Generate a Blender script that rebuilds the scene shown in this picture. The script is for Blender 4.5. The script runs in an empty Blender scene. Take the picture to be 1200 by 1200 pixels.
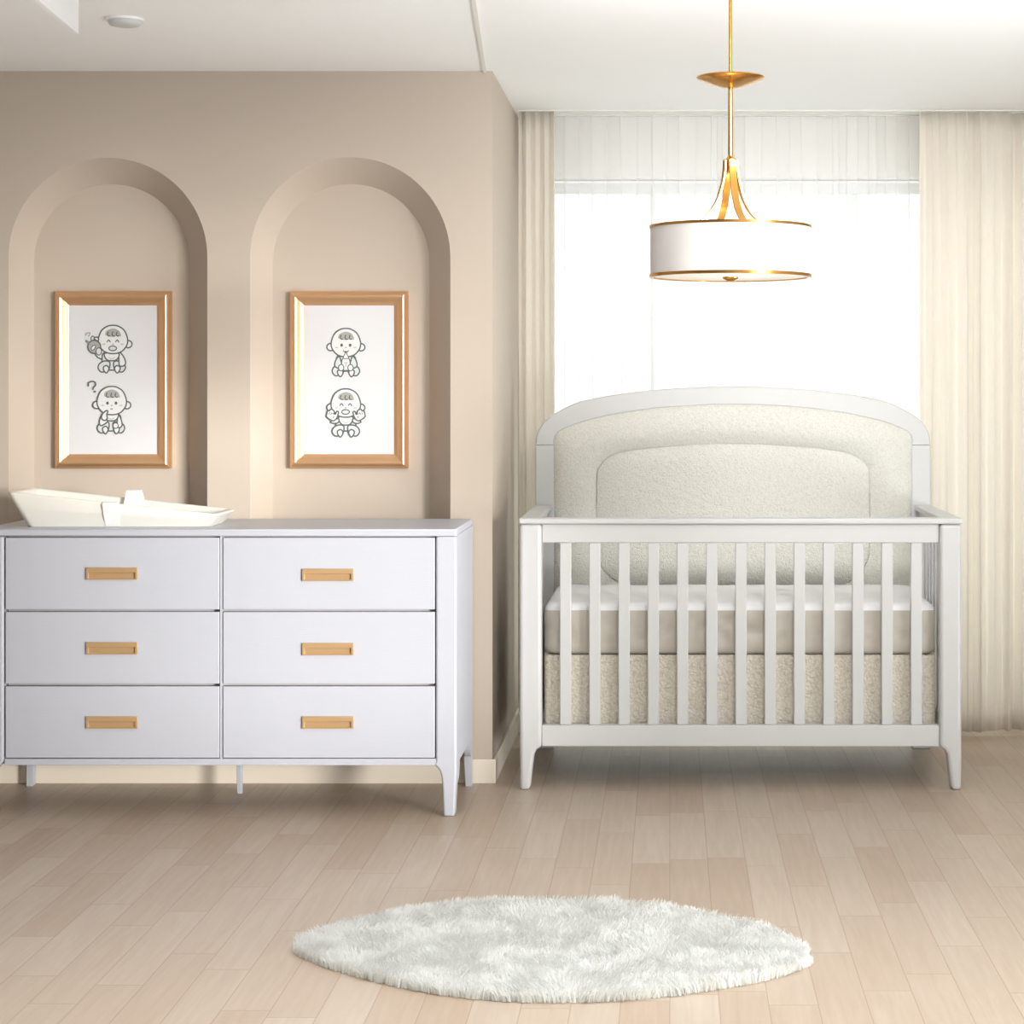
import bpy, bmesh, math, random
from mathutils import Vector, noise
random.seed(7)
PI = math.pi
scn = bpy.context.scene
COL = scn.collection

# ------------------------------------------------------------------ camera
F, VX, VY, EYE = 2330.0, 785.0, 460.0, 1.3
cd = bpy.data.cameras.new('camera'); cam = bpy.data.objects.new('camera', cd); COL.objects.link(cam)
cam.location = (0, 0, EYE); cam.rotation_euler = (PI/2, 0, 0)
cd.sensor_width = 36; cd.lens = 36*F/1200
cd.shift_x = -(VX-600)/1200; cd.shift_y = -(600-VY)/1200
cd.clip_end = 100
scn.camera = cam

def PX(px, Y): return (px-VX)*Y/F
def PZ(py, Y): return EYE-(py-VY)*Y/F

# ------------------------------------------------------------------ materials
def srgb(r, g, b):
    f = lambda c: (c/255/12.92) if c/255 <= 0.04045 else ((c/255+0.055)/1.055)**2.4
    return (f(r), f(g), f(b), 1)

def mat(name, col, rough=0.5, metal=0.0, bump=0.0, bscale=200.0, var=0.03, vscale=6.0, stretch=(1,1,1), spec=0.5, sheen=0.0, coat=0.0):
    m = bpy.data.materials.new(name); m.use_nodes = True
    nt = m.node_tree; N = nt.nodes; L = nt.links
    p = N['Principled BSDF']
    p.inputs['Roughness'].default_value = rough; p.inputs['Metallic'].default_value = metal
    p.inputs['Specular IOR Level'].default_value = spec
    p.inputs['Sheen Weight'].default_value = sheen; p.inputs['Coat Weight'].default_value = coat
    tc = N.new('ShaderNodeTexCoord'); mp = N.new('ShaderNodeMapping')
    mp.inputs['Scale'].default_value = stretch
    L.new(tc.outputs['Object'], mp.inputs['Vector'])
    n1 = N.new('ShaderNodeTexNoise'); n1.inputs['Scale'].default_value = vscale; n1.inputs['Detail'].default_value = 4
    L.new(mp.outputs['Vector'], n1.inputs['Vector'])
    mx = N.new('ShaderNodeMix'); mx.data_type = 'RGBA'
    mx.inputs[6].default_value = (max(col[0]*(1-var),0), max(col[1]*(1-var),0), max(col[2]*(1-var),0), 1)
    mx.inputs[7].default_value = (min(col[0]*(1+var),1), min(col[1]*(1+var),1), min(col[2]*(1+var),1), 1)
    L.new(n1.outputs['Fac'], mx.inputs[0]); L.new(mx.outputs[2], p.inputs['Base Color'])
    if bump > 0:
        n2 = N.new('ShaderNodeTexNoise'); n2.inputs['Scale'].default_value = bscale; n2.inputs['Detail'].default_value = 3
        L.new(mp.outputs['Vector'], n2.inputs['Vector'])
        b = N.new('ShaderNodeBump'); b.inputs['Strength'].default_value = bump; b.inputs['Distance'].default_value = 0.004
        L.new(n2.outputs['Fac'], b.inputs['Height']); L.new(b.outputs['Normal'], p.inputs['Normal'])
    return m

M = {}
M['wall'] = mat('beige_plaster', srgb(198,185,171), 0.85, bump=0.05, bscale=90, var=0.02, vscale=2, spec=0.2)
M['wall_plain'] = mat('cream_plaster', srgb(238,235,230), 0.85, var=0.02, spec=0.2)
M['base'] = mat('cream_baseboard_paint', srgb(236,226,210), 0.5, var=0.02)
M['ceil'] = mat('white_ceiling_paint', srgb(246,246,244), 0.9, var=0.01, vscale=1, spec=0.2)
M['ceil_trim'] = mat('pale_ceiling_trim_paint', srgb(226,224,216), 0.7, var=0.01)
M['white'] = mat('bright_white_paint', srgb(246,245,246), 0.5, var=0.01)
M['dresser'] = mat('cool_white_lacquer', srgb(190,193,202), 0.42, bump=0.12, bscale=40, var=0.012, vscale=14, stretch=(0.6,1,9))
M['dresser_dark'] = mat('dresser_inside_board', srgb(190,188,186), 0.8)
M['crib'] = mat('warm_white_lacquer', srgb(209,209,208), 0.4, bump=0.03, bscale=60, var=0.012)
M['brass'] = mat('brushed_brass', srgb(194,160,118), 0.42, metal=0.3, var=0.06, vscale=20, stretch=(1,1,12))
M['gold'] = mat('polished_gold', srgb(214,160,82), 0.22, metal=1.0, var=0.05)
M['frame'] = mat('satin_bronze_gold', srgb(226,182,140), 0.36, metal=0.75, var=0.05, vscale=12)
M['paper'] = mat('white_print_paper', srgb(218,218,220), 0.6, var=0.01, spec=0.3)
M['ink'] = mat('charcoal_ink', srgb(98,102,102), 0.8, var=0.02, spec=0.1)
M['inkwhite'] = mat('print_white', srgb(222,223,222), 0.7, var=0.01, spec=0.1)
M['inkgrey'] = mat('print_pale_grey', srgb(206,212,212), 0.8, var=0.02, spec=0.1)
M['inkmid'] = mat('print_mid_grey', srgb(165,165,160), 0.8, var=0.03, spec=0.1)
M['tray'] = mat('glossy_cream_tray', srgb(243,241,233), 0.28, var=0.01)
M['strap'] = mat('white_webbing', srgb(250,250,249), 0.8, bump=0.1, bscale=300, var=0.01)
M['sheet'] = mat('white_cotton_sheet', srgb(248,247,249), 0.85, bump=0.05, bscale=120, var=0.01, spec=0.2)
M['satin'] = mat('grey_beige_satin', srgb(200,194,183), 0.45, bump=0.5, bscale=14, var=0.05, vscale=8, sheen=0.2)
M['puck'] = mat('pale_grey_plastic', srgb(204,203,201), 0.5, var=0.01)
M['winframe'] = mat('white_window_vinyl', srgb(225,226,228), 0.4, var=0.01)

def cloth_mix(name, col, transl=0.4, transp=0.0, bscale=400, stretch=(1,1,1)):
    m = bpy.data.materials.new(name); m.use_nodes = True
    nt = m.node_tree; N = nt.nodes; L = nt.links; N.clear()
    out = N.new('ShaderNodeOutputMaterial')
    tc = N.new('ShaderNodeTexCoord'); mp = N.new('ShaderNodeMapping'); mp.inputs['Scale'].default_value = stretch
    L.new(tc.outputs['Object'], mp.inputs['Vector'])
    nz = N.new('ShaderNodeTexNoise'); nz.inputs['Scale'].default_value = bscale; nz.inputs['Detail'].default_value = 2
    L.new(mp.outputs['Vector'], nz.inputs['Vector'])
    mx = N.new('ShaderNodeMix'); mx.data_type = 'RGBA'
    mx.inputs[6].default_value = (col[0]*.95, col[1]*.95, col[2]*.95, 1); mx.inputs[7].default_value = col
    L.new(nz.outputs['Fac'], mx.inputs[0])
    d = N.new('ShaderNodeBsdfDiffuse'); t = N.new('ShaderNodeBsdfTranslucent')
    L.new(mx.outputs[2], d.inputs['Color']); L.new(mx.outputs[2], t.inputs['Color'])
    s = N.new('ShaderNodeMixShader'); s.inputs[0].default_value = transl
    L.new(d.outputs[0], s.inputs[1]); L.new(t.outputs[0], s.inputs[2])
    last = s
    if transp > 0:
        tr = N.new('ShaderNodeBsdfTransparent'); s2 = N.new('ShaderNodeMixShader'); s2.inputs[0].default_value = transp
        L.new(s.outputs[0], s2.inputs[1]); L.new(tr.outputs[0], s2.inputs[2]); last = s2
    L.new(last.outputs[0], out.inputs['Surface'])
    return m
M['drape'] = cloth_mix('cream_linen_drape', srgb(251,246,238), 0.5, 0, 260, (1,1,0.15))
M['sheer'] = cloth_mix('white_sheer_voile', srgb(250,250,249), 0.55, 0.5, 300)
M['shade'] = cloth_mix('white_shade_fabric', srgb(224,222,221), 0.35, 0, 500)
M['fur'] = cloth_mix('white_faux_fur', srgb(250,251,249), 0.5, 0, 30)
M['diffuser'] = cloth_mix('frosted_acrylic', srgb(252,250,244), 0.5, 0, 50)

def boucle(name, col, scale, strength, dark):
    m = bpy.data.materials.new(name); m.use_nodes = True
    nt = m.node_tree; N = nt.nodes; L = nt.links; p = N['Principled BSDF']
    p.inputs['Roughness'].default_value = 0.95; p.inputs['Specular IOR Level'].default_value = 0.1
    p.inputs['Sheen Weight'].default_value = 0.15
    tc = N.new('ShaderNodeTexCoord')
    nz = N.new('ShaderNodeTexNoise'); nz.inputs['Scale'].default_value = scale*0.7; nz.inputs['Detail'].default_value = 3
    L.new(tc.outputs['Object'], nz.inputs['Vector'])
    va = N.new('ShaderNodeVectorMath'); va.operation = 'MULTIPLY_ADD'
    va.inputs[1].default_value = (0.02, 0.02, 0.02)
    L.new(nz.outputs['Color'], va.inputs[0]); L.new(tc.outputs['Object'], va.inputs[2])
    vo = N.new('ShaderNodeTexVoronoi'); vo.inputs['Scale'].default_value = scale
    L.new(va.outputs[0], vo.inputs['Vector'])
    cr = N.new('ShaderNodeMix'); cr.data_type = 'RGBA'
    cr.inputs[6].default_value = col; cr.inputs[7].default_value = (col[0]*dark, col[1]*dark, col[2]*dark*0.97, 1)
    L.new(vo.outputs['Distance'], cr.inputs[0]); L.new(cr.outputs[2], p.inputs['Base Color'])
    b = N.new('ShaderNodeBump'); b.invert = True; b.inputs['Strength'].default_value = strength; b.inputs['Distance'].default_value = 0.006
    L.new(vo.outputs['Distance'], b.inputs['Height']); L.new(b.outputs['Normal'], p.inputs['Normal'])
    return m
M['boucle'] = boucle('ivory_boucle', srgb(250,248,240), 170, 0.75, 0.82)
M['woven'] = boucle('oatmeal_woven_texture', srgb(250,242,228), 120, 0.7, 0.66)

def floor_mat():
    m = bpy.data.materials.new('pale_oak_planks'); m.use_nodes = True
    nt = m.node_tree; N = nt.nodes; L = nt.links; p = N['Principled BSDF']
    W, LEN = 0.105, 0.62
    tc = N.new('ShaderNodeTexCoord'); sp = N.new('ShaderNodeSeparateXYZ'); L.new(tc.outputs['Object'], sp.inputs[0])
    def mth(op, a, b=None):
        n = N.new('ShaderNodeMath'); n.operation = op
        for i, v in enumerate((a, b)):
            if v is None: continue
            if isinstance(v, (int, float)): n.inputs[i].default_value = v
            else: L.new(v, n.inputs[i])
        return n.outputs[0]
    xr = mth('DIVIDE', sp.outputs[0], W); row = mth('FLOOR', xr); fx = mth('FRACT', xr)
    wn = N.new('ShaderNodeTexWhiteNoise'); wn.noise_dimensions = '1D'; L.new(row, wn.inputs['W'])
    yr = mth('ADD', mth('DIVIDE', sp.outputs[1], LEN), mth('MULTIPLY', wn.outputs['Value'], 7.0))
    pid = mth('FLOOR', yr); fy = mth('FRACT', yr)
    cb = N.new('ShaderNodeCombineXYZ'); L.new(row, cb.inputs[0]); L.new(pid, cb.inputs[1])
    w2 = N.new('ShaderNodeTexWhiteNoise'); w2.noise_dimensions = '2D'; L.new(cb.outputs[0], w2.inputs['Vector'])
    ramp = N.new('ShaderNodeValToRGB'); e = ramp.color_ramp.elements
    e[0].position = 0; e[0].color = srgb(190,170,150); e[1].position = 1; e[1].color = srgb(203,188,172)
    k = e.new(0.35); k.color = srgb(196,178,160); k = e.new(0.7); k.color = srgb(199,183,166)
    L.new(w2.outputs['Value'], ramp.inputs[0])
    # grain along the plank, shifted per plank
    mp = N.new('ShaderNodeMapping'); mp.inputs['Scale'].default_value = (26, 1.6, 1)
    L.new(tc.outputs['Object'], mp.inputs['Vector']); L.new(w2.outputs['Color'], mp.inputs['Location'])
    gn = N.new('ShaderNodeTexNoise'); gn.inputs['Scale'].default_value = 2.2; gn.inputs['Detail'].default_value = 5; gn.inputs['Distortion'].default_value = 0.6
    L.new(mp.outputs['Vector'], gn.inputs['Vector'])
    gr = N.new('ShaderNodeMix'); gr.data_type = 'RGBA'; gr.blend_type = 'MULTIPLY'; gr.inputs[0].default_value = 1
    gc = N.new('ShaderNodeValToRGB'); g = gc.color_ramp.elements
    g[0].position = 0.3; g[0].color = (0.90,0.875,0.85,1); g[1].position = 0.7; g[1].color = (1,1,1,1)
    L.new(gn.outputs['Fac'], gc.inputs[0]); L.new(ramp.outputs[0], gr.inputs[6]); L.new(gc.outputs[0], gr.inputs[7])
    # joints
    ex = mth('MINIMUM', fx, mth('SUBTRACT', 1.0, fx)); gx = mth('LESS_THAN', ex, 0.012)
    ey = mth('MINIMUM', fy, mth('SUBTRACT', 1.0, fy)); gy = mth('LESS_THAN', ey, 0.0025)
    gap = mth('MAXIMUM', gx, gy)
    jm = N.new('ShaderNodeMix'); jm.data_type = 'RGBA'; L.new(mth('MULTIPLY', gap, 0.55), jm.inputs[0])
    L.new(gr.outputs[2], jm.inputs[6]); jm.inputs[7].default_value = srgb(150,124,102)
    L.new(jm.outputs[2], p.inputs['Base Color'])
    p.inputs['Roughness'].default_value = 0.38; p.inputs['Specular IOR Level'].default_value = 0.35
    return m
M['floor'] = floor_mat()

def glass_mat():
    m = bpy.data.materials.new('window_glass'); m.use_nodes = True
    nt = m.node_tree; N = nt.nodes; L = nt.links; N.clear()
    out = N.new('ShaderNodeOutputMaterial'); t = N.new('ShaderNodeBsdfTransparent'); g = N.new('ShaderNodeBsdfGlossy')
    g.inputs['Roughness'].default_value = 0.02; t.inputs['Color'].default_value = (0.96,0.98,0.97,1)
    s = N.new('ShaderNodeMixShader'); s.inputs[0].default_value = 0.05
    L.new(t.outputs[0], s.inputs[1]); L.new(g.outputs[0], s.inputs[2]); L.new(s.outputs[0], out.inputs['Surface'])
    return m
M['glass'] = glass_mat()
def emit_mat(name, col, s):
    m = bpy.data.materials.new(name); m.use_nodes = True
    p = m.node_tree.nodes['Principled BSDF']; p.inputs['Emission Color'].default_value = col; p.inputs['Emission Strength'].default_value = s
    p.inputs['Base Color'].default_value = col
    return m
M['bulb'] = emit_mat('glowing_bulb', (1,0.88,0.72,1), 1.2)

# ------------------------------------------------------------------ object helpers
def obj(name, V, Fc, m, parent=None, smooth=False, bevel=0, seg=2, mats=None, midx=None, angle=None, solid=0, subsurf=0):
    off = Vector(parent['_w']) if parent is not None else Vector((0,0,0))
    me = bpy.data.meshes.new(name)
    me.from_pydata([tuple(Vector(v)-off) for v in V], [], Fc)
    for k in (mats or [m]): me.materials.append(M[k])
    if midx:
        me.polygons.foreach_set('material_index', midx)
    bm = bmesh.new(); bm.from_mesh(me)
    if not midx and not mats: bmesh.ops.recalc_face_normals(bm, faces=bm.faces)
    bm.to_mesh(me); bm.free()
    if smooth: me.shade_smooth()
    if angle:
        me.shade_smooth(); me.set_sharp_from_angle(angle=math.radians(angle))
    o = bpy.data.objects.new(name, me); COL.objects.link(o)
    if parent is not None:
        o.parent = parent; o['_w'] = tuple(off)
    else: o['_w'] = (0.0,0.0,0.0)
    if solid:
        s = o.modifiers.new('solid','SOLIDIFY'); s.thickness = solid; s.offset = 0
    if bevel:
        b = o.modifiers.new('bevel','BEVEL'); b.width = bevel; b.segments = seg; b.limit_method = 'ANGLE'; b.angle_limit = math.radians(40)
        b.harden_normals = False
        if not smooth and not angle:
            me.shade_smooth(); me.set_sharp_from_angle(angle=math.radians(40))
    if subsurf:
        s = o.modifiers.new('sub','SUBSURF'); s.levels = subsurf; s.render_levels = subsurf
    return o

def thing(name, label, cat, loc, group=None):
    o = bpy.data.objects.new(name, None); COL.objects.link(o); o.location = loc; o.empty_display_size = 0.1
    o['_w'] = tuple(float(c) for c in loc); o['label'] = label; o['category'] = cat
    if group: o['group'] = group
    return o
def tag(o, label, cat, group=None):
    o['label'] = label; o['category'] = cat
    if group: o['group'] = group
    return o
def struct(o): o['kind'] = 'structure'; return o

def box(x0,x1,y0,y1,z0,z1):
    V = [(x0,y0,z0),(x1,y0,z0),(x1,y1,z0),(x0,y1,z0),(x0,y0,z1),(x1,y0,z1),(x1,y1,z1),(x0,y1,z1)]
    return V, [(0,3,2,1),(4,5,6,7),(0,1,5,4),(1,2,6,5),(2,3,7,6),(3,0,4,7)]
def join(*parts):
    V, Fc = [], []
    for v, f in parts:
        n = len(V); V += list(v); Fc += [tuple(i+n for i in q) for q in f]
    return V, Fc
def prism_xz(pts, y0, y1):
    n = len(pts)
    V = [(x,y0,z) for x,z in pts]+[(x,y1,z) for x,z in pts]
    Fc = [tuple(range(n)), tuple(range(2*n-1,n-1,-1))]
    Fc += [(i,(i+1)%n,(i+1)%n+n,i+n) for i in range(n)]
    return V, Fc
def loft(rings, cap0=True, cap1=True, closed=True):
    n = len(rings[0]); V = [p for r in rings for p in r]; Fc = []
    for k in range(len(rings)-1):
        for i in range(n if closed else n-1):
            j = (i+1)%n
            Fc.append((k*n+i,k*n+j,(k+1)*n+j,(k+1)*n+i))
    if cap0: Fc.append(tuple(range(n-1,-1,-1)))
    if cap1: Fc.append(tuple((len(rings)-1)*n+i for i in range(n)))
    return V, Fc
def lathe(prof, cx, cy, n=48, cap=True):
    rings = [[(cx+r*math.cos(2*PI*i/n), cy+r*math.sin(2*PI*i/n), z) for i in range(n)] for r,z in prof]
    return loft(rings, cap, cap)
def tube(pts, r, n=10):
    rings = []
    for i,p in enumerate(pts):
        p = Vector(p); a = Vector(pts[max(i-1,0)]); b = Vector(pts[min(i+1,len(pts)-1)])
        t = (b-a).normalized(); u = t.cross(Vector((0,1,0)))
        if u.length < 1e-3: u = t.cross(Vector((1,0,0)))
        u.normalize(); w = t.cross(u)
        rings.append([tuple(p+u*r*math.cos(2*PI*k/n)+w*r*math.sin(2*PI*k/n)) for k in range(n)])
    return loft(rings)
def catmull(P, m=6, closed=False):
    out = []; n = len(P)
    rng = range(n) if closed else range(n-1)
    for i in rng:
        g = lambda k: P[k%n] if closed else P[min(max(k,0),n-1)]
        p0,p1,p2,p3 = g(i-1),g(i),g(i+1),g(i+2)
        for s in range(m):
            t = s/m
            out.append(tuple(0.5*((2*b)+(-a+c)*t+(2*a-5*b+4*c-d)*t*t+(-a+3*b-3*c+d)*t**3) for a,b,c,d in zip(p0,p1,p2,p3)))
    if not closed: out.append(tuple(P[-1]))
    return out

# ------------------------------------------------------------------ the room
XL, XR, YF, YB, CH = -4.2, 2.7, -1.3, 7.75, 2.37
YW = 6.62                                   # plane of the beige niche wall
XE = PX(577, YW)                            # its free end
struct(obj('floor', *box(XL-.1,XR+.1,YF-.1,YB+.2,-.1,0), 'floor'))
struct(obj('ceiling', *box(XL-.1,XR+.1,YF-.1,YB+.2,CH,CH+.1), 'ceil'))

def niche_wall():
    V, Fc, SM = [], [], []
    def q(*p):
        n = len(V); V.extend(p); Fc.append(tuple(range(n, n+len(p))))
    d = 0.13; YN = YW+d; ZB = 0.10
    K0 = F/YW; K1 = F/YN
    niches = [((126.5,116.5,301.5),(131,91,307)), ((410.5,117.3,301.5),(411.5,91.7,307.5))]
    xs = XL
    for (ox,ow,oy),(ix,iw,iy) in niches:
        cx, r, sz = PX(ox,YW), ow/K0, PZ(oy,YW)
        dx, s, tz = PX(ix,YN), iw/K1, PZ(iy,YN)
        n = 48
        A = [(cx-r,ZB)]+[(cx-r*math.cos(PI*i/n), sz+r*math.sin(PI*i/n)) for i in range(n+1)]+[(cx+r,ZB)]
        B = [(dx-s,ZB)]+[(dx-s*math.cos(PI*i/n), tz+s*math.sin(PI*i/n)) for i in range(n+1)]+[(dx+s,ZB)]
        q((xs,YW,0),(cx-r,YW,0),(cx-r,YW,CH),(xs,YW,CH))
        q((cx-r,YW,0),(cx+r,YW,0),(cx+r,YW,ZB),(cx-r,YW,ZB))
        for i in range(1,n+1):
            a, b = A[i], A[i+1]
            q((a[0],YW,a[1]),(b[0],YW,b[1]),(b[0],YW,CH),(a[0],YW,CH))
        b0 = len(V); nn = len(A)
        V.extend([(p[0],YW,p[1]) for p in A]+[(p[0],YN,p[1]) for p in B])
        for i in range(nn-1):
            SM.append(len(Fc)); Fc.append((b0+i,b0+nn+i,b0+nn+i+1,b0+i+1))
        q((A[0][0],YW,ZB),(A[-1][0],YW,ZB),(B[-1][0],YN,ZB),(B[0][0],YN,ZB))
        q(*[(p[0],YN,p[1]) for p in B])
        xs = cx+r
    q((xs,YW,0),(XE,YW,0),(XE,YW,CH),(xs,YW,CH))
    q((XE,YW,0),(XE,YB,0),(XE,YB,CH),(XE,YW,CH))
    o = obj('wall_left', V, Fc, 'wall', mats=['wall'])
    for k in SM: o.data.polygons[k].use_smooth = True
    return struct(o)
niche_wall()
# baseboard wraps the free end of the niche wall
t = 0.012; hb = 0.08
Vb = [(XL,YW),(XE,YW),(XE,YB),(XE+t,YB),(XE+t,YW-t),(XL,YW-t)]
Vv = [(x,y,0.0) for x,y in Vb]+[(x,y,hb) for x,y in Vb]
Ff = [tuple(range(5,-1,-1)), tuple(range(6,12))]+[(i,(i+1)%6,(i+1)%6+6,i+6) for i in range(6)]
struct(obj('baseboard_left', Vv, Ff, 'base', bevel=0.003))

WX0, WX1, WZ0, WZ1 = -0.56, 1.72, 0.12, PZ(209, YB)
struct(obj('wall_back', *join(box(XE-.1,WX0,YB,YB+.16,0,CH), box(WX1,XR+.1,YB,YB+.16,0,CH), box(WX0,WX1,YB,YB+.16,0,WZ0), box(WX0,WX1,YB,YB+.16,WZ1,CH)), 'wall_plain'))
RY0, RY1, RZ0, RZ1 = 0.70, 2.78, 0.35, 2.24     # unseen right-wall opening, added and sized to shape sun on the niche wall
struct(obj('wall_right', *join(box(XR,XR+.1,YF,RY0,0,CH), box(XR,XR+.1,RY1,YB,0,CH), box(XR,XR+.1,RY0,RY1,0,RZ0), box(XR,XR+.1,RY0,RY1,RZ1,CH)), 'wall_plain'))
struct(obj('wall_front', *box(XL,XR,YF-.1,YF,0,CH), 'wall_plain'))
struct(obj('wall_side', *box(XL-.1,XL,YF,YB,0,CH), 'wall_plain'))

# window behind the sheer
def window():
    w = bpy.data.objects.new('window_1', None); COL.objects.link(w); w.location = (WX0, YB+.04, WZ0); w['_w'] = (WX0, YB+.04, WZ0); w['kind'] = 'structure'
    y0, y1 = YB+.05, YB+.11
    hd = 13*YB/F
    obj('window_frame', *join(box(WX0,WX1,y0,y1,WZ1-hd-.012,WZ1-.012), box(WX0,WX1,y0,y1,WZ0,WZ0+.06), box(WX0,WX0+.045,y0,y1,WZ0+.06,WZ1-hd-.012), box(WX1-.045,WX1,y0,y1,WZ0+.06,WZ1-hd-.012)), 'winframe', w)
    for px in (765, 1003, 1150):
        x = PX(px, YB); obj('mullion', *box(x-.012,x+.012,y0+.005,y1-.005,WZ0+.06,WZ1-hd-.012), 'winframe', w)
    obj('glass_pane', *box(WX0+.04,WX1-.04,y0+.028,y0+.032,WZ0+.055,WZ1-hd-.017), 'glass', w)
window()

# ceiling seam, hanging white fin, detector
def seam():
    a = Vector((-0.616, YW)); b = Vector((-0.535, 5.42)); d = (b-a).normalized(); e = a+d*(YW-YF)/abs(d.y)
    n = Vector((-d.y, d.x))*0.006
    pts = [a+n, a-n, e-n, e+n]
    V = [(p.x,p.y,CH-.006) for p in pts]+[(p.x,p.y,CH+.002) for p in pts]
    return struct(obj('trim_1', V, [(0,1,2,3),(4,7,6,5),(0,4,5,1),(1,5,6,2),(2,6,7,3),(3,7,4,0)], 'ceil_trim'))
seam()
def fin():
    a = Vector((-1.576,5.30)); b = Vector((-1.536,4.837)); d = (b-a).normalized(); e = a+d*1.0
    n = Vector((d.y,-d.x))*0.012
    if n.x > 0: n = -n
    pts = [a, a+n, e+n, e]
    V = [(p.x,p.y,2.255) for p in pts]+[(p.x,p.y,CH) for p in pts]
    return struct(obj('trim_2', V, [(0,1,2,3),(4,7,6,5),(0,4,5,1),(1,5,6,2),(2,6,7,3),(3,7,4,0)], 'white'))
fin()
dt = thing('smoke_detector', 'small round pale grey detector on the ceiling above the niche wall', 'smoke detector', (PX(146,5.69),5.69,CH))
obj('housing', *lathe([(.030,CH-.022),(.042,CH-.019),(.047,CH-.010),(.048,CH)], PX(146,5.69),5.69), 'puck', dt, angle=50)
obj('mounting_ring', *lathe([(.053,CH-.006),(.054,CH-.001),(.054,CH)], PX(146,5.69),5.69), 'white', dt, angle=50)

# ------------------------------------------------------------------ curtains
def pleats(x0, x1, yc, amp, nf, z0, z1, nu=None, nz=26, over=0.0, seed=1, hem=0.0, gather=1.0):
    rnd = random.Random(seed)
    nu = nu or nf*18
    widths = [rnd.uniform(.55,1.5) for _ in range(nf)]; s = sum(widths); ed = [0]
    for w in widths: ed.append(ed[-1]+w/s)
    amps = [rnd.uniform(.6,1.15) for _ in range(nf)]
    V, Fc = [], []
    for k in range(nz+1):
        tz = k/nz; z = z0+(z1-z0)*tz
        for i in range(nu+1):
            u = i/nu; j = max(q for q in range(nf) if ed[q] <= u+1e-9)
            loc = (u-ed[j])/(ed[j+1]-ed[j]); ph = 2*PI*loc
            sway = 0.10*noise.noise(Vector((u*5+seed*3.1, tz*1.3, seed)))*(1-tz)
            A = amp*amps[j]*(1-(1-gather)*tz)
            w = (x1-x0)*(ed[j+1]-ed[j])
            edge = min(1, u*nf*1.5, (1-u)*nf*1.5)
            x = x0+(x1-x0)*u + edge*(-over*w*math.sin(2*ph) + sway*w*1.6)
            y = yc + A*(-math.cos(ph)) + .35*A*math.sin(3*ph+seed+tz)*noise.noise(Vector((j*1.7,tz*2,seed)))
            zz = z
            if hem and k == 0: zz = z0+hem*(0.5+0.5*noise.noise(Vector((u*4,seed,0))))
            V.append((min(max(x,x0-.004),x1+.004),y,zz))
    n = nu+1
    for k in range(nz):
        for i in range(nu): Fc.append((k*n+i,k*n+i+1,(k+1)*n+i+1,(k+1)*n+i))
    return V, Fc
YC = 7.54
tk = obj('curtain_track', *join(box(-.575,1.75,YC-.012,YC+.012,CH-.005,CH), box(-.575,1.75,7.658,7.682,CH-.005,CH)), 'ceil_trim')
tag(tk, 'white ceiling track holding the drapes and the sheer', 'curtain track')
dr = obj('drape', *pleats(-.572,PX(650,YC),YC,.016,4,.006,CH-.006,seed=3,over=.05,gather=.8), 'drape', smooth=True, solid=.003)
tag(dr, 'narrow cream drape hanging between the beige wall and the sheer', 'curtain', 'cream drapes beside the window')
dr = obj('drape', *pleats(PX(1077,YC),PX(1183,YC),YC,.018,6,.006,CH-.006,seed=11,over=.05,hem=.02,gather=.75), 'drape', smooth=True, solid=.003)
tag(dr, 'wide cream drape hanging right behind the crib, next to the sheer', 'curtain', 'cream drapes beside the window')
dr = obj('drape', *pleats(PX(1181,7.57),1.74,7.57,.016,6,.012,CH-.006,seed=21,over=.05,hem=.01,gather=.75), 'drape', smooth=True, solid=.003)
tag(dr, 'outermost cream drape cut off by the right edge of the picture', 'curtain', 'cream drapes beside the window')
sh = obj('sheer_curtain', *pleats(-.50,1.06,7.67,.016,17,.008,CH-.006,seed=5,over=.13,nz=18,gather=.9), 'sheer', smooth=True)
tag(sh, 'translucent white sheer curtain over the bright window behind the crib', 'curtain')

# ------------------------------------------------------------------ dresser
YD = 6.095; KD = F/YD
dX = lambda px: PX(px, YD); dZ = lambda py: PZ(py, YD)
DX0, DX1, DYB = dX(-27), dX(535), 6.595
DT = dZ(620); SLAB = dZ(628.5); RAILB = dZ(897); SIDEB = dZ(897)
D = thing('dresser', 'long white six drawer dresser with brass recessed pulls, against the beige niche wall', 'dresser', ((DX0+DX1)/2, (YD+DYB)/2, 0))
obj('top', *box(DX0,DX1,YD-.001,DYB,SLAB,DT), 'dresser', D, bevel=.004)
def front_leg(sgn):
    fl = [(510.7,628.8),(510.7,892),(508,897),(512,899.5),(515.5,904),(517.3,912),(518,920),(519.5,957),(532.5,957),(535,905),(535,628.8)]
    pts = []
    for px,py in fl:
        x = dX(px); z = max(dZ(py), 0.0)
        if sgn < 0: x = dX(4.3) if px == 510.7 else DX0+DX1-x
        pts.append((x,z))
    if sgn > 0: pts = pts[::-1]
    return prism_xz(pts, YD, YD+.055)
for s in (-1,1): obj('front_leg', *front_leg(s), 'dresser', D, bevel=.007, seg=4)
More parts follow.
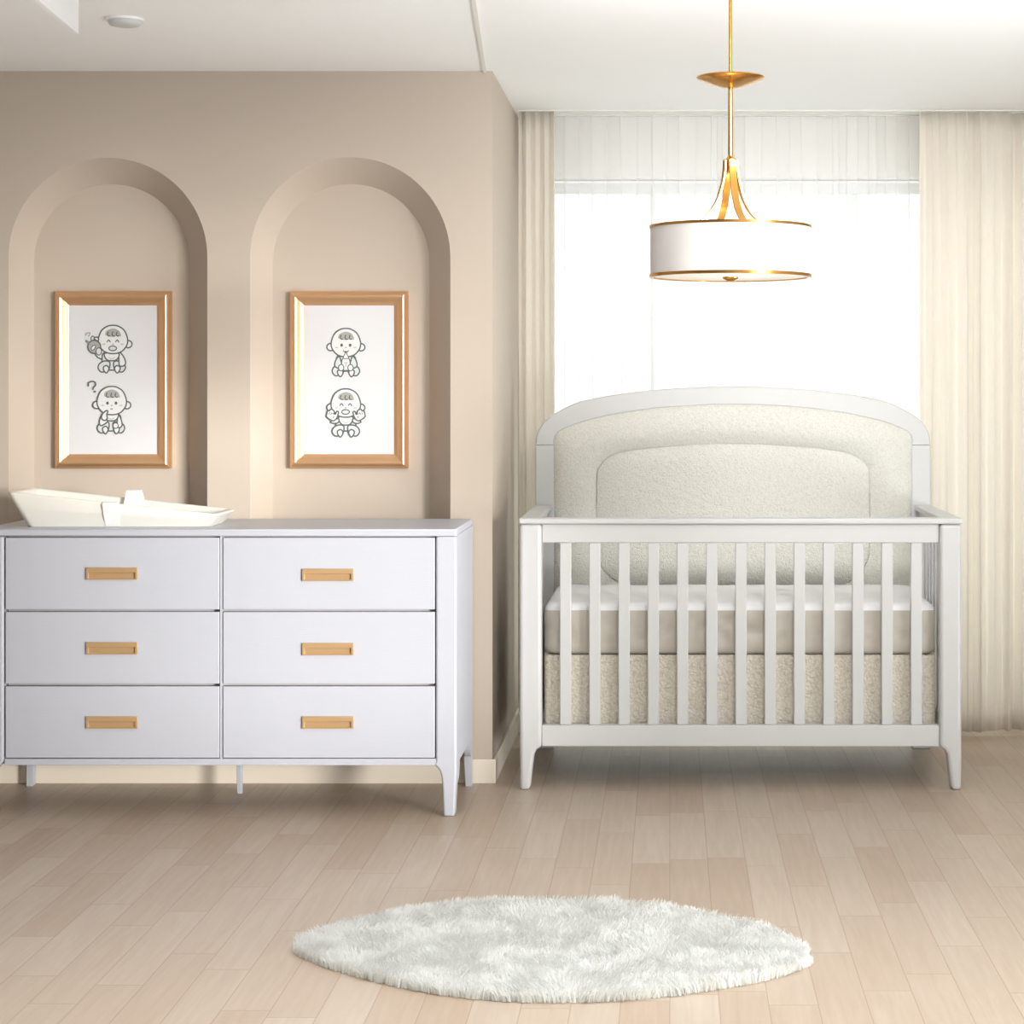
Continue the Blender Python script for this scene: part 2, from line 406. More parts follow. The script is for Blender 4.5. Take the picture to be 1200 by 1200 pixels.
for s in (-1,1):
    x1 = DX1 if s > 0 else DX0; xi = x1-s*.02
    a,b = min(x1,xi),max(x1,xi)
    # side panel with lower edge arched between the legs
    prof = [(YD+.055,SLAB),(YD+.055,.10)]
    prof += [(YD+.055+.045*math.sin(PI/2*i/6), .10+.057*(1-math.cos(PI/2*i/6))) for i in range(1,7)]
    prof += [(DYB-.035-.045*math.cos(PI/2*i/6), .10+.057*(1-math.sin(PI/2*i/6))) for i in range(0,7)]
    prof += [(DYB-.035,SLAB)]
    n = len(prof); off = s*.0006
    V = [(a-off*(s>0)+0,y,z) for y,z in prof]+[(b-off*(s>0)*1,y,z) for y,z in prof]
    obj('side_panel', V, [tuple(range(n)),tuple(range(2*n-1,n-1,-1))]+[(i,(i+1)%n,(i+1)%n+n,i+n) for i in range(n)], 'dresser', D)
    w = .028
    rl = [(x1,SLAB),(x1,.0),(x1-s*w*.75,.0),(x1-s*w,.12),(x1-s*w,SLAB)]
    obj('rear_leg', *prism_xz(rl, DYB-.035, DYB-.001), 'dresser', D, bevel=.002)
cl = PX(281,6.45); obj('center_leg', *box(cl-.008,cl+.008,6.44,6.46,0,RAILB), 'dresser', D, bevel=.002)
obj('bottom_rail', *box(dX(-20)+.0655,dX(510.5),YD+.002,YD+.03,RAILB,dZ(889.3)), 'dresser', D, bevel=.0015)
obj('divider', *box(dX(257.8),dX(260.3),YD+.002,YD+.05,dZ(889.2),SLAB), 'dresser', D)
obj('inner_carcass', *box(dX(6),dX(509.5),YD+.03,YD+.06,RAILB,SLAB), 'dresser_dark', D)
obj('back_panel', *box(DX0+.022,DX1-.022,DYB-.03,DYB-.02,.157,SLAB), 'dresser', D)
obj('bottom_panel', *box(DX0+.0215,DX1-.0215,YD+.061,DYB-.031,RAILB,RAILB+.012), 'dresser_dark', D)
PW, PH = .157, .0375
def rect(xc, zc, w, h, dz=0): return [(xc-w/2,zc-h/2+dz),(xc+w/2,zc-h/2+dz),(xc+w/2,zc+h/2+dz),(xc-w/2,zc+h/2+dz)]
def drawer_front(x0, x1, z0, z1, xc, zc):
    o = [(x0,z0),(x1,z0),(x1,z1),(x0,z1)]; h = rect(xc,zc,PW-.006,PH-.006)
    at = lambda q,y: [(x,y,z) for x,z in q]
    rings = [at(o,YD+.028),at(o,YD),at(h,YD),at(h,YD+.028),at(o,YD+.028)]
    return loft(rings, False, False)
def pull_mesh(xc, zc):
    at = lambda q,y: [(x,y,z) for x,z in q]
    o = rect(xc,zc,PW,PH)
    lip = [(xc-PW/2+.007,zc-PH/2+.0045),(xc+PW/2-.007,zc-PH/2+.0045),(xc+PW/2-.007,zc+PH/2-.0155),(xc-PW/2+.007,zc+PH/2-.0155)]
    inn = rect(xc,zc,PW-.008,PH-.008)
    rings = [at(o,YD-.0005),at(o,YD-.007),at(lip,YD-.007),at(lip,YD-.003),at(inn,YD+.002),[(x,YD+(.027 if k < 2 else .001),z) for k,(x,z) in enumerate([(lip[0][0]-.002,lip[0][1]-.002),(lip[1][0]+.002,lip[1][1]-.002),(lip[2][0]+.001,lip[2][1]+.002),(lip[3][0]-.001,lip[3][1]+.002)])]]
    return loft(rings)
rows = [(630.2,714.2),(717.2,801.2),(804.4,888.2)]
for ci,(xa,xb,hx) in enumerate(((6.2,257.0,131.5),(261.2,509.4,384.5))):
    for ri,(ya,yb) in enumerate(rows):
        hz = ((672,759.5,846.5) if ci == 0 else (673.5,760.5,846.5))[ri]
        dw = obj('drawer', *drawer_front(dX(xa),dX(xb),dZ(yb),dZ(ya),dX(hx),dZ(hz)), 'dresser', D, bevel=.0018)
        h = obj('pull', *pull_mesh(dX(hx), dZ(hz)), 'brass', dw, bevel=.0016)
        h['label'] = 'brass recessed drawer pull'

# ------------------------------------------------------------------ changing tray
T = thing('changing_tray', 'cream wedge shaped baby changing tray standing on the white dresser', 'changing tray', (-1.73,6.28,DT))
def rring(x0,x1,y0,y1,r,zf,n=6):
    out = []
    for cx,cy,a0 in ((x1-r,y0+r,-PI/2),(x1-r,y1-r,0),(x0+r,y1-r,PI/2),(x0+r,y0+r,PI)):
        for i in range(n+1):
            a = a0+PI/2*i/n; x,y = cx+r*math.cos(a), cy+r*math.sin(a)
            out.append((x,y,zf(x)))
    return out
rimz = lambda x: .990-.070*((x+2.055)/.655)
ty0, ty1 = 6.15, 6.42
def mixr(a,b,t,bul=0): return [tuple(p+(q-p)*t for p,q in zip(u,v)) for u,v in zip(a,b)]
bot = rring(-2.005,-1.432,6.188,6.385,.03,lambda x: DT+.0005)
rim = rring(-2.055,-1.400,ty0,ty1,.025,rimz)
rin = rring(-2.040,-1.415,ty0+.014,ty1-.014,.018,lambda x: rimz(x)+.001)
ib = rring(-1.985,-1.45,6.21,6.365,.03,lambda x: DT+.016)
rings = [bot, mixr(bot,rim,.06), mixr(bot,rim,.5), mixr(bot,rim,.97), [(x,y,z+.0025) for x,y,z in mixr(rim,rin,.25)], [(x,y,z+.0025) for x,y,z in mixr(rim,rin,.75)], mixr(rin,ib,.05), mixr(rin,ib,.5), mixr(rin,ib,.95), ib]
obj('tray_shell', *loft(rings), 'tray', T, angle=60)
def ribbon(path, x0, x1, slant=0.0, fold=False):
    P = path if fold else catmull(path, 5); n = len(P)
    V = [(x0+slant*i/n,y,z) for i,(y,z) in enumerate(P)]+[(x1+slant*i/n,y,z) for i,(y,z) in enumerate(P)]
    return V, [(i,i+1,i+1+n,i+n) for i in range(n-1)]
rz = rimz(-1.73)
s1 = obj('safety_strap', *ribbon([(6.205,DT+.03),(6.170,rz-.012),(6.160,rz+.0045),(6.150,rz+.005),(6.1455,rz-.004),(6.163,.918),(6.184,DT+.004)], PX(121.5,6.15), PX(138.5,6.15), -.004), 'strap', T, solid=.0015)
s1['label'] = 'white strap folded over the front rim'
bx = PX(144,6.38)
s2 = obj('safety_strap', *ribbon([(6.350,DT+.03),(6.366,.925),(6.396,.984),(6.402,.986),(6.428,.950),(6.424,.92)], bx, bx+.045, .020, True), 'strap', T, solid=.0015)
s2['label'] = 'white strap looping up over the rear rim'

# ------------------------------------------------------------------ framed prints
def stroke_mesh(P, w, closed):
    n = len(P); L_, R_ = [], []
    for i in range(n):
        a = P[(i-1)%n] if closed else P[max(i-1,0)]; b = P[(i+1)%n] if closed else P[min(i+1,n-1)]
        dx, dy = b[0]-a[0], b[1]-a[1]; l = math.hypot(dx,dy) or 1
        nx, ny = -dy/l*w/2, dx/l*w/2
        L_.append((P[i][0]+nx,P[i][1]+ny)); R_.append((P[i][0]-nx,P[i][1]-ny))
    return L_, R_
def print_mesh(els, ox, oy, yp, rect):
    MK = {'paper':0,'ink':1,'w':2,'g':3,'m':4}
    V, Fc, MI = [], [], []
    x0,x1,z0,z1 = rect
    v,f = box(x0,x1,yp,yp+.004,z0,z1); V += v; Fc += f; MI += [0]*6
    lay = [0]
    def conv(p): return (PX(ox+p[0]/8,yp), yp-.0003-lay[0]*.00004, PZ(oy+p[1]/8,yp))
    for e in els:
        kind, geo, fill, w = e[0], e[1], e[2], e[3]
        ink = e[4] if len(e) > 4 else 'ink'
        if kind == 'e':
            cx,cy,rx,ry = geo; P = [(cx+rx*math.cos(2*PI*i/36), cy+ry*math.sin(2*PI*i/36)) for i in range(36)]; closed = True
        else:
            closed = kind == 'c'; P = catmull(geo, 6, closed)
        if fill:
            lay[0] += 1; c = (sum(p[0] for p in P)/len(P), sum(p[1] for p in P)/len(P))
            b = len(V); V.append(conv(c)); V += [conv(p) for p in P]; n = len(P)
            for i in range(n): Fc.append((b,b+1+i,b+1+(i+1)%n)); MI.append(MK[fill])
        if w:
            lay[0] += 1; A,B = stroke_mesh(P,w,closed); n = len(P); b = len(V)
            V += [conv(p) for p in A]+[conv(p) for p in B]
            for i in range(n if closed else n-1):
                j = (i+1)%n; Fc.append((b+i,b+j,b+n+j,b+n+i)); MI.append(MK[ink])
    return V, Fc, MI
LW = 13
def baby(cx, cy, eyes, mouth, left_ear=True):
    """head of a seated baby: cx,cy = head centre in the tracing grid"""
    h = []
    if left_ear: h.append(('e',(cx-142,cy+42,36,34),'w',LW))
    h.append(('e',(cx+142,cy+44,36,34),'w',LW))
    h.append(('c',[(cx-136,cy-10),(cx-105,cy-85),(cx-50,cy-124),(cx,cy-132),(cx+50,cy-124),(cx+105,cy-85),(cx+136,cy-10),(cx+132,cy+50),(cx+92,cy+105),(cx+45,cy+128),(cx,cy+133),(cx-45,cy+128),(cx-92,cy+105),(cx-132,cy+50)],'w',LW))
    h.append(('c',[(cx-72,cy-45),(cx-60,cy-80),(cx,cy-103),(cx+55,cy-82),(cx+76,cy-40),(cx+70,cy-28),(cx+40,cy-30),(cx,cy-24),(cx-50,cy-32)],'m',0))
    for q in (-35,8,48):
        h.append(('l',[(cx+q-8,cy-72),(cx+q-16,cy-48),(cx+q-6,cy-32),(cx+q+10,cy-34)],None,10))
    if eyes == 'open':
        for s in (-40,40): h.append(('e',(cx+s,cy+24,13,15),'ink',0))
    else:
        for s in (-40,40): h.append(('l',[(cx+s-17,cy+26),(cx+s-4,cy+8),(cx+s+4,cy+8),(cx+s+17,cy+28)],None,10))
    for s in (-86,86): h.append(('e',(cx+s,cy+46,19,10),'g',0)); h.append(('l',[(cx+s-12,cy+47),(cx+s+12,cy+45)],None,5,'m'))
    h.append(('e',(cx,cy+46,9,7),'m',0))
    if mouth == 'laugh': h.append(('e',(cx-2,cy+84,36,22),'g',10))
    elif mouth == 'small': h.append(('l',[(cx-12,cy+82),(cx-2,cy+77),(cx+10,cy+82)],None,8))
    else: h.append(('l',[(cx-26,cy+72),(cx-12,cy+88),(cx,cy+82),(cx+12,cy+88),(cx+26,cy+72)],None,9))
    return h
def legs(cx, y):
    out = []
    for s in (-1,1):
        out.append(('c',[(cx+s*20,y-60),(cx+s*70,y-70),(cx+s*115,y-45),(cx+s*128,y-5),(cx+s*100,y+32),(cx+s*55,y+25),(cx+s*25,y+5)],'g',LW))
        out.append(('c',[(cx+s*28,y-8),(cx+s*50,y-28),(cx+s*78,y-12),(cx+s*74,y+18),(cx+s*52,y+42),(cx+s*32,y+20)],'w',LW))
    return out
def torso(cx, y0, y1, w0=70, w1=92):
    return [('c',[(cx-w0,y0),(cx+w0,y0),(cx+w1,(y0+y1)/2),(cx+w1-6,y1),(cx,y1+10),(cx-w1+6,y1),(cx-w1,(y0+y1)/2)],'g',LW)]
def bib(cx, y, w=66, h=72):
    return [('c',[(cx-w+8,y),(cx+w-8,y),(cx+w,y+h*.45),(cx+w-25,y+h*.9),(cx,y+h),(cx-w+25,y+h*.9),(cx-w,y+h*.45)],'w',LW), ('l',[(cx-w*.5,y+h*.55),(cx,y+h*.75),(cx+w*.5,y+h*.55)],None,5,'m')]
PA = []      # left print: waving baby, puzzled baby
PA += [('c',[(260,330),(215,300),(170,330),(185,380),(235,408),(270,395)],'w',LW)] + torso(328,345,500) + legs(328,495)
PA += [('c',[(400,345),(440,385),(458,440),(440,470),(405,470),(395,430)],'w',LW)] + bib(328,350)
PA += [('e',(150,215,16,24),'g',9)] + baby(340,222,'happy','laugh',False)
PA += [('c',[(205,228),(200,205),(175,202),(165,215),(190,235)],'w',LW)]
PA += [('e',(165,292,60,62),'m',LW),('l',[(85,232),(120,262)],None,20),('l',[(88,234),(118,260)],None,8,'m'),('c',[(138,300),(160,278),(178,286),(160,318),(142,322)],'w',8),('e',(208,335,26,34),'g',9),
       ('l',[(85,188),(95,165),(125,160),(118,185),(108,195)],None,9,'m')]
PA += torso(325,925,1070) + legs(322,1065)
PA += [('c',[(395,930),(420,980),(425,1030),(395,1050),(380,1000)],'w',LW),('e',(366,1030,24,26),'w',9)] + bib(325,920,64,66)
PA += [('c',[(240,930),(215,985),(222,1028),(255,1020),(290,985)],'w',LW)] + baby(330,795,'open','small')
PA += [('c',[(285,888),(262,902),(238,930),(238,968),(268,982),(288,960),(284,925),(294,900)],'w',LW)]
PA += [('l',[(112,662),(112,632),(140,616),(172,622),(180,650),(160,672),(156,694)],None,13),('e',(172,711,11,9),'ink',0)]
PB = []      # right print: baby with a bottle, baby with open hands
PB += torso(283,375,510) + legs(283,530)
for s in (-1,1):
    PB += [('c',[(283+s*65,380),(283+s*96,420),(283+s*104,470),(283+s*70,492),(283+s*40,470),(283+s*45,425)],'g',LW)]
PB += baby(283,252,'open','smile')
PB += [('c',[(283-32,405),(283+32,405),(283+34,500),(283,512),(283-34,500)],'w',9),('c',[(283-24,398),(283-10,360),(283,340),(283+10,360),(283+24,398)],'w',8),('l',[(268,440),(300,440)],None,7,'m'),('l',[(283,445),(283,480)],None,6,'m')]
for s in (-1,1): PB += [('e',(283+s*44,487,25,30),'w',9)]
PB += torso(283,945,1070) + legs(283,1095) + bib(283,945,64,80)
PB += baby(283,818,'happy','laugh')
for s in (-1,1):
    PB += [('c',[(283+s*72,965),(283+s*130,985),(283+s*140,1000),(283+s*100,1010),(283+s*66,995)],'w',LW),
           ('c',[(283+s*68,905),(283+s*85,898),(283+s*100,925),(283+s*112,890),(283+s*140,875),(283+s*152,890),(283+s*172,895),(283+s*178,920),(283+s*182,942),(283+s*160,965),(283+s*118,985),(283+s*85,960)],'w',LW),
           ('l',[(283+s*128,908),(283+s*142,928)],None,6),('l',[(283+s*150,905),(283+s*158,925)],None,6),('l',[(283+s*112,940),(283+s*118,960)],None,7)]
YN = YW+.13
def framed(px0, px1, py0, py1, els, ox, oy, label):
    yb = YN-.001; yf = YN-.036
    x0,x1,z1,z0 = PX(px0,yf),PX(px1,yf),PZ(py0,yf),PZ(py1,yf)
    t = thing('framed_print', label, 'picture', ((x0+x1)/2, yb, z0), 'framed baby prints in the wall niches')
    prof = [(0,0),(0,.018),(.0025,.022),(.006,.026),(.011,.033),(.016,.035),(.021,.0335),(.029,.026),(.037,.019),(.042,.0175),(.046,.0165),(.0485,.012),(.0485,.004)]
    P, Q = [], []
    cor = [(x0,z0,1,1),(x1,z0,-1,1),(x1,z1,-1,-1),(x0,z1,1,-1)]
    parts = []
    for k in range(4):
        a, b = cor[k], cor[(k+1)%4]
        r0 = [(a[0]+a[2]*u, yb-h, a[1]+a[3]*u) for u,h in prof]; r1 = [(b[0]+b[2]*u, yb-h, b[1]+b[3]*u) for u,h in prof]
        n = len(prof); parts.append((r0+r1, [(i,i+1,n+i+1,n+i) for i in range(n-1)]))
    obj('frame', *join(*parts), 'frame', t, angle=50)
    m = .0465; yp = yb-.013
    v,f,mi = print_mesh(els, ox, oy, yp, (x0+m,x1-m,z0+m,z1-m))
    o = obj('print', v, f, None, t, mats=['paper','ink','inkwhite','inkgrey','inkmid'], midx=mi)
    o['label'] = 'white paper with two grey line drawings of seated babies'
    obj('backing', *box(x0+.004,x1-.004,yb-.008,yb,z0+.004,z1-.004), 'dresser_dark', t)
framed(62.5,199,341,549, PA, 90, 370, 'gold framed print of a waving baby and a puzzled baby, in the left niche')
framed(338.5,477.5,341,549, PB, 370, 370, 'gold framed print of a bottle drinking baby and a cheering baby, in the right niche')

# ------------------------------------------------------------------ pendant lamp
PYD = 4.75; px_ = PX(856,PYD); KP = F/PYD
pz = lambda py: PZ(py,PYD)
P = thing('pendant_lamp', 'gold pendant lamp with a white drum shade hanging in front of the window', 'lamp', (px_,PYD,CH))
obj('stem', *join(lathe([(.0042,pz(97)),(.0042,CH)],px_,PYD,16), lathe([(.006,pz(192)),(.0056,pz(97))],px_,PYD,16)), 'gold', P, angle=50)
obj('ceiling_plate', *lathe([(.05,CH-.006),(.054,CH-.004),(.055,CH)],px_,PYD), 'gold', P, angle=50)
R = 40/KP
zt = pz(91)
obj('canopy_dish', *lathe([(.006,zt-.026),(.02,zt-.025),(R*.55,zt-.017),(R*.85,zt-.008),(R*.98,zt-.002),(R,zt),(R*.98,zt+.002),(R*.5,zt-.008),(.006,zt-.012)],px_,PYD,64), 'gold', P, angle=60)
obj('hub', *join(lathe([(.006,pz(203)),(.011,pz(201)),(.013,pz(196)),(.013,pz(191)),(.016,pz(190)),(.016,pz(187)),(.009,pz(185)),(.006,pz(183))],px_,PYD,24), tube([(px_-.018,PYD,pz(189)),(px_+.018,PYD,pz(189))],.0028,8)), 'gold', P, angle=50)
zr0 = pz(267.5); zb0 = pz(322.5); RS = 94.5/KP
for k in range(4):
    a = PI/2*k+math.radians(20)
    prof = [(.017,pz(188)),(.018,pz(200)),(.024,pz(215)),(.040,pz(236)),(.068,pz(253)),(.105,pz(264)),(.150,pz(272)),(.190,pz(276))]
    prof = catmull([(q*435.5/KP,z) for q,z in prof],5); w = .0085; th = .0016
    ring = []
    ca,sa = math.cos(a),math.sin(a)
    for i,(r,z) in enumerate(prof):
        p0 = prof[max(i-1,0)]; p1 = prof[min(i+1,len(prof)-1)]
        d = Vector((p1[0]-p0[0],p1[1]-p0[1])).normalized(); nn = Vector((-d.y,d.x))*th
        rr = []
        for s,tn in ((-1,-1),(1,-1),(1,1),(-1,1)):
            R_ = r+nn.x*tn; Z_ = z+nn.y*tn
            rr.append((px_+R_*ca-s*w*sa, PYD+R_*sa+s*w*ca, Z_))
        ring.append(rr)
    obj('arm', *loft(ring), 'gold', P, angle=40)
n = 96
def cyl_wall(r0, r1, z0, z1): return [(r1,z0),(r1,z1),(r0,z1),(r0,z0)]
def ring_lathe(prof, cx, cy, n=96):
    rings = [[(cx+r*math.cos(2*PI*i/n), cy+r*math.sin(2*PI*i/n), z) for i in range(n)] for r,z in prof+[prof[0]]]
    return loft(rings, False, False)
obj('shade', *ring_lathe(cyl_wall(RS-.0035,RS-.0015,zb0,zr0),px_,PYD), 'shade', P, angle=40)
for z0,z1 in ((zr0-.001,zr0+.005),(zb0-.006,zb0+.001)):
    obj('rim', *ring_lathe([(RS+.001,z0),(RS+.0015,z1),(RS-.009,z1),(RS-.009,z0)],px_,PYD), 'gold', P, angle=40)
obj('diffuser', *lathe([(.004,zb0-.0035),(RS-.010,zb0-.0035),(RS-.010,zb0-.0005),(.004,zb0-.0005)],px_,PYD,64), 'diffuser', P, angle=40)
obj('finial', *lathe([(.004,zb0-.014),(.010,zb0-.013),(.018,zb0-.008),(.019,zb0-.004),(.006,zb0-.0035),(.004,zr0-.03)],px_,PYD,24), 'gold', P, angle=50)
for s in (-1,1):
    b = obj('bulb', *lathe([(.004,zb0+.030),(.020,zb0+.038),(.026,zb0+.055),(.020,zb0+.075),(.012,zb0+.088)],px_+s*.05,PYD,20), 'bulb', P, smooth=True)
obj('socket_bar', *join(tube([(px_-.05,PYD,zb0+.100),(px_+.05,PYD,zb0+.100)],.004), lathe([(.013,zb0+.086),(.013,zb0+.105)],px_-.05,PYD,16), lathe([(.013,zb0+.086),(.013,zb0+.105)],px_+.05,PYD,16)), 'gold', P, angle=50)

# ------------------------------------------------------------------ crib
YK = 6.50; YH = 7.25
cX = lambda px: PX(px,YK); cZ = lambda py: PZ(py,YK)
C = thing('crib', 'white baby crib with an arched upholstered headboard, in front of the window', 'crib', (cX(869.5),6.87,0))
CXL, CXR = cX(609), cX(1127); CX = (CXL+CXR)/2
CAPT, CAPB = cZ(607.3), cZ(614)
def crib_leg(s):
    pl = [(609,614.2),(609,870),(609.2,926.5),(620.8,926.5),(624.6,893),(626,884),(629,878.5),(634.5,876),(634.5,614.2)]
    pts = [(cX(px), max(cZ(py),0)) for px,py in pl]
    if s > 0: pts = [(2*CX-x,z) for x,z in pts][::-1]
    return prism_xz(pts, YK, YK+.058)
for s in (-1,1): obj('front_leg', *crib_leg(s), 'crib', C, bevel=.012, seg=4)
# front: cap, apron, bottom rail, thirteen slats
LIN, RIN = cX(634.5), 2*CX-cX(634.5)
obj('front_cap', *box(CXL-.002,CXR+.002,YK-.006,YK+.060,CAPB,CAPT), 'crib', C, bevel=.005, seg=3)
obj('front_apron', *box(LIN+.0005,RIN-.0005,YK+.014,YK+.044,cZ(636.5),CAPB-.0005), 'crib', C, bevel=.003)
obj('front_bottom_rail', *box(LIN+.0005,RIN-.0005,YK+.010,YK+.044,cZ(875.5),cZ(850.5)), 'crib', C, bevel=.003)
for i in range(13):
    x = cX(655.7+34.37*i)
    obj('slat', *box(x,x+13.4*YK/F,YK+.018,YK+.036,cZ(850.5),cZ(636.5)), 'crib', C, bevel=.003)
# sides
SB = YH-.001
for s in (-1,1):
    xo = CXL if s < 0 else CXR; f = lambda d: xo-s*d
    bb = lambda d0,d1,y0,y1,z0,z1: box(min(f(d0),f(d1)),max(f(d0),f(d1)),y0,y1,z0,z1)
    obj('side_cap', *bb(-.002,.062,YK+.0605,SB,CAPB,CAPT), 'crib', C, bevel=.005, seg=3)
    obj('side_apron', *bb(.016,.046,YK+.0585,SB,cZ(636.5),CAPB-.0005), 'crib', C, bevel=.003)
    obj('side_bottom_rail', *bb(.016,.046,YK+.0585,SB,cZ(875.5),cZ(850.5)), 'crib', C, bevel=.003)
    for k in range(7):
        y = YK+.12+.082*k
        obj('side_slat', *bb(.022,.040,y,y+.036,cZ(850.5),cZ(636.5)), 'crib', C, bevel=.003)
# headboard frame
hx = lambda px: PX(px,YH); hz = lambda py: PZ(py,YH)
MX = 859.0
half_out = [(231.5,521),(231,513),(227.5,503),(220.5,493.5),(209,484.5),(184,472),(159,466),(134,461.8),(109,458.6),(84,456),(34,453.2),(0,452.6)]
half_in = [(209.5,521),(209,513),(205,506.5),(193,500.5),(176,494.5),(155,489.3),(134,485),(109,481.2),(84,478.3),(34,475.2),(0,474.6)]
def full(h):
    return [(MX-a,b) for a,b in h]+[(MX+a,b) for a,b in h[::-1][1:]]
def resample(pts, n):
    P_ = catmull(pts,10); d = [0]
    for a,b in zip(P_,P_[1:]): d.append(d[-1]+math.hypot(b[0]-a[0],b[1]-a[1]))
    out = []; j = 0
    for i in range(n+1):
        t = d[-1]*i/n
        while j < len(d)-2 and d[j+1] < t: j += 1
        k = (t-d[j])/((d[j+1]-d[j]) or 1); out.append((P_[j][0]+(P_[j+1][0]-P_[j][0])*k, P_[j][1]+(P_[j+1][1]-P_[j][1])*k))
    return out
NO = 90
fo, fi = resample(full(half_out),NO), resample(full(half_in),NO)
yh0, yh1 = YH, YH+.058
rings = []
bv = .005
for (a,b),(c,d) in zip(fo,fi):
    ux,uz = c-a, d-b; l = math.hypot(ux,uz); ux/=l; uz/=l
    k = bv*F/YH
    rings.append([(hx(a),yh1,hz(b)),(hx(a),yh0+bv,hz(b)),(hx(a+ux*k),yh0,hz(b+uz*k)),(hx(c-ux*k),yh0,hz(d-uz*k)),(hx(c),yh0+bv,hz(d)),(hx(c),yh1,hz(d))])
obj('headboard_arch', *loft(rings), 'crib', C, angle=40)
for s in (-1,1):
    a,b = sorted((hx(MX+s*231.5),hx(MX+s*209.5)))
    obj('headboard_post', *box(a,b,yh0,yh1,0,hz(521.6)), 'crib', C, bevel=.004, seg=3)
obj('headboard_back', *prism_xz([(hx(a),hz(b)) for a,b in fi]+[(hx(MX+209.4),.14),(hx(MX-209.4),.14)], YH+.036, YH+.050), 'crib', C)
# upholstery: ring between frame and seam, and the raised centre inside the seam
outp = full([(a+.8,b-.8) for a,b in half_in])
seamh = [(160.5,600),(160,556),(156.5,546),(149,537.5),(136,530.8),(110,526.3),(84,523.6),(34,520.3),(0,519.6)]
O_ = catmull(outp,8)+[(MX+210.3,735),(MX-210.3,735)]
S_ = catmull(full(seamh),8)+[(MX+115.5+45*math.cos(PI/2*i/12),642+45*math.sin(PI/2*i/12)) for i in range(13)]+[(MX-115.5-45*math.sin(PI/2*i/12),642+45*math.cos(PI/2*i/12)) for i in range(13)]
CXh, CYh = MX, 600.0
def ray(poly, ang):
    dx,dy = math.cos(ang), math.sin(ang); best = None
    for i in range(len(poly)):
        x1,y1 = poly[i][0]-CXh,poly[i][1]-CYh; x2,y2 = poly[(i+1)%len(poly)][0]-CXh,poly[(i+1)%len(poly)][1]-CYh
        ex,ey = x2-x1,y2-y1; den = dx*ey-dy*ex
        if abs(den) < 1e-9: continue
        t = (x1*ey-y1*ex)/den; u = (x1*dy-y1*dx)/den
        if t > 0 and -1e-6 <= u <= 1+1e-6 and (best is None or t > best): best = t
    return (CXh+dx*best, CYh+dy*best)
NA = 400
angs = [2*PI*i/NA for i in range(NA)]
Oc = [ray(O_,a) for a in angs]; Sc = [ray(S_,a) for a in angs]
def fuzz(x,y,z): return .0022*noise.noise(Vector((x*55,y*55,z*55)))+.0014*noise.noise(Vector((x*130,y*130,z*130)))
rings = []
T_ = [0,.02,.06,.12,.2,.3,.4,.5,.6,.7,.78,.85,.90,.94,.97,1]
for t in T_:
    hgt = .040*(min(1,math.sin(min(t/.5,1)*PI/2)**.55)) if t < .5 else .040-.032*max(0,(t-.6)/.4)**1.7
    rings.append([(lambda x,z: (x, YH+.006-hgt*.8-(fuzz(x,0,z) if 0.02<t<.99 else 0), z))(hx(o[0]+(s[0]-o[0])*t), hz(o[1]+(s[1]-o[1])*t)) for o,s in zip(Oc,Sc)])
back = [(x,YH+.035,z) for x,_,z in rings[0]]
seam_y = YH+.014-.010
rings2 = []
for t in [1,.985,.965,.94,.91,.87,.82,.75,.65,.5,.35,.2,.08,.02]:
    hgt = .006+.030*(1-max(0,(t-.72)/.28)**1.8) if t > .72 else .036
    rings2.append([(lambda x,z: (x, YH+.006-hgt*.8-(fuzz(x,0,z) if t<.99 else 0), z))(hx(CXh+(s[0]-CXh)*t), hz(CYh+(s[1]-CYh)*t)) for s in Sc])
U = obj('upholstered_panel', *loft([back]+rings,True,False), 'boucle', C, angle=80)
U['label'] = 'ivory boucle padding of the headboard'
obj('center_cushion', *loft([[(x,YH+.02,z) for x,_,z in rings2[0]]]+rings2,True,True), 'boucle', U, angle=80)
obj('mattress_support', *box(LIN+.03,RIN-.03,YK+.10,YH-.05,.405,.42), 'crib', C)

# crib skirt
KT = .436
SKY = YK+.066
def skirt():
    x0,x1,y0,y1 = LIN+.006, RIN-.006, SKY, YH-.036
    V,Fc = [],[]
    path = [(x0,y1)]+[(x0,y1+(y0+.02-y1)*i/12) for i in range(1,13)]+[(x0+.02*(1-math.cos(PI/2*i/5)),y0+.02-.02*math.sin(PI/2*i/5)) for i in range(1,6)]
    path += [(x0+.02+(x1-x0-.04)*i/110,y0) for i in range(1,110)]
    path += [(x1-.02+.02*math.sin(PI/2*i/5),y0+.02-.02*math.cos(PI/2*i/5)) for i in range(0,6)]+[(x1,y0+.02+(y1-y0-.02)*i/12) for i in range(1,13)]
    nz = 14; n = len(path)
    for k in range(nz+1):
        z = KT-.002-(KT-.165)*k/nz
        for i,(x,y) in enumerate(path):
            w = .004*noise.noise(Vector((x*9,y*9,0)))*(k/nz)+.002*noise.noise(Vector((x*25,y*9,z*12)))
            V.append((x,min(y+w,y1),z))
    for k in range(nz):
        for i in range(n-1): Fc.append((k*n+i,k*n+i+1,(k+1)*n+i+1,(k+1)*n+i))
    b = len(V); V += [(x0,y0+.02,KT-.002),(x1,y0+.02,KT-.002),(x1,y1,KT-.002),(x0,y1,KT-.002)]; Fc.append((b,b+1,b+2,b+3))
    return V,Fc
sk = obj('crib_skirt', *skirt(), 'woven', smooth=True, solid=.003)
tag(sk, 'oatmeal woven crib skirt hanging below the mattress behind the slats', 'bed skirt')

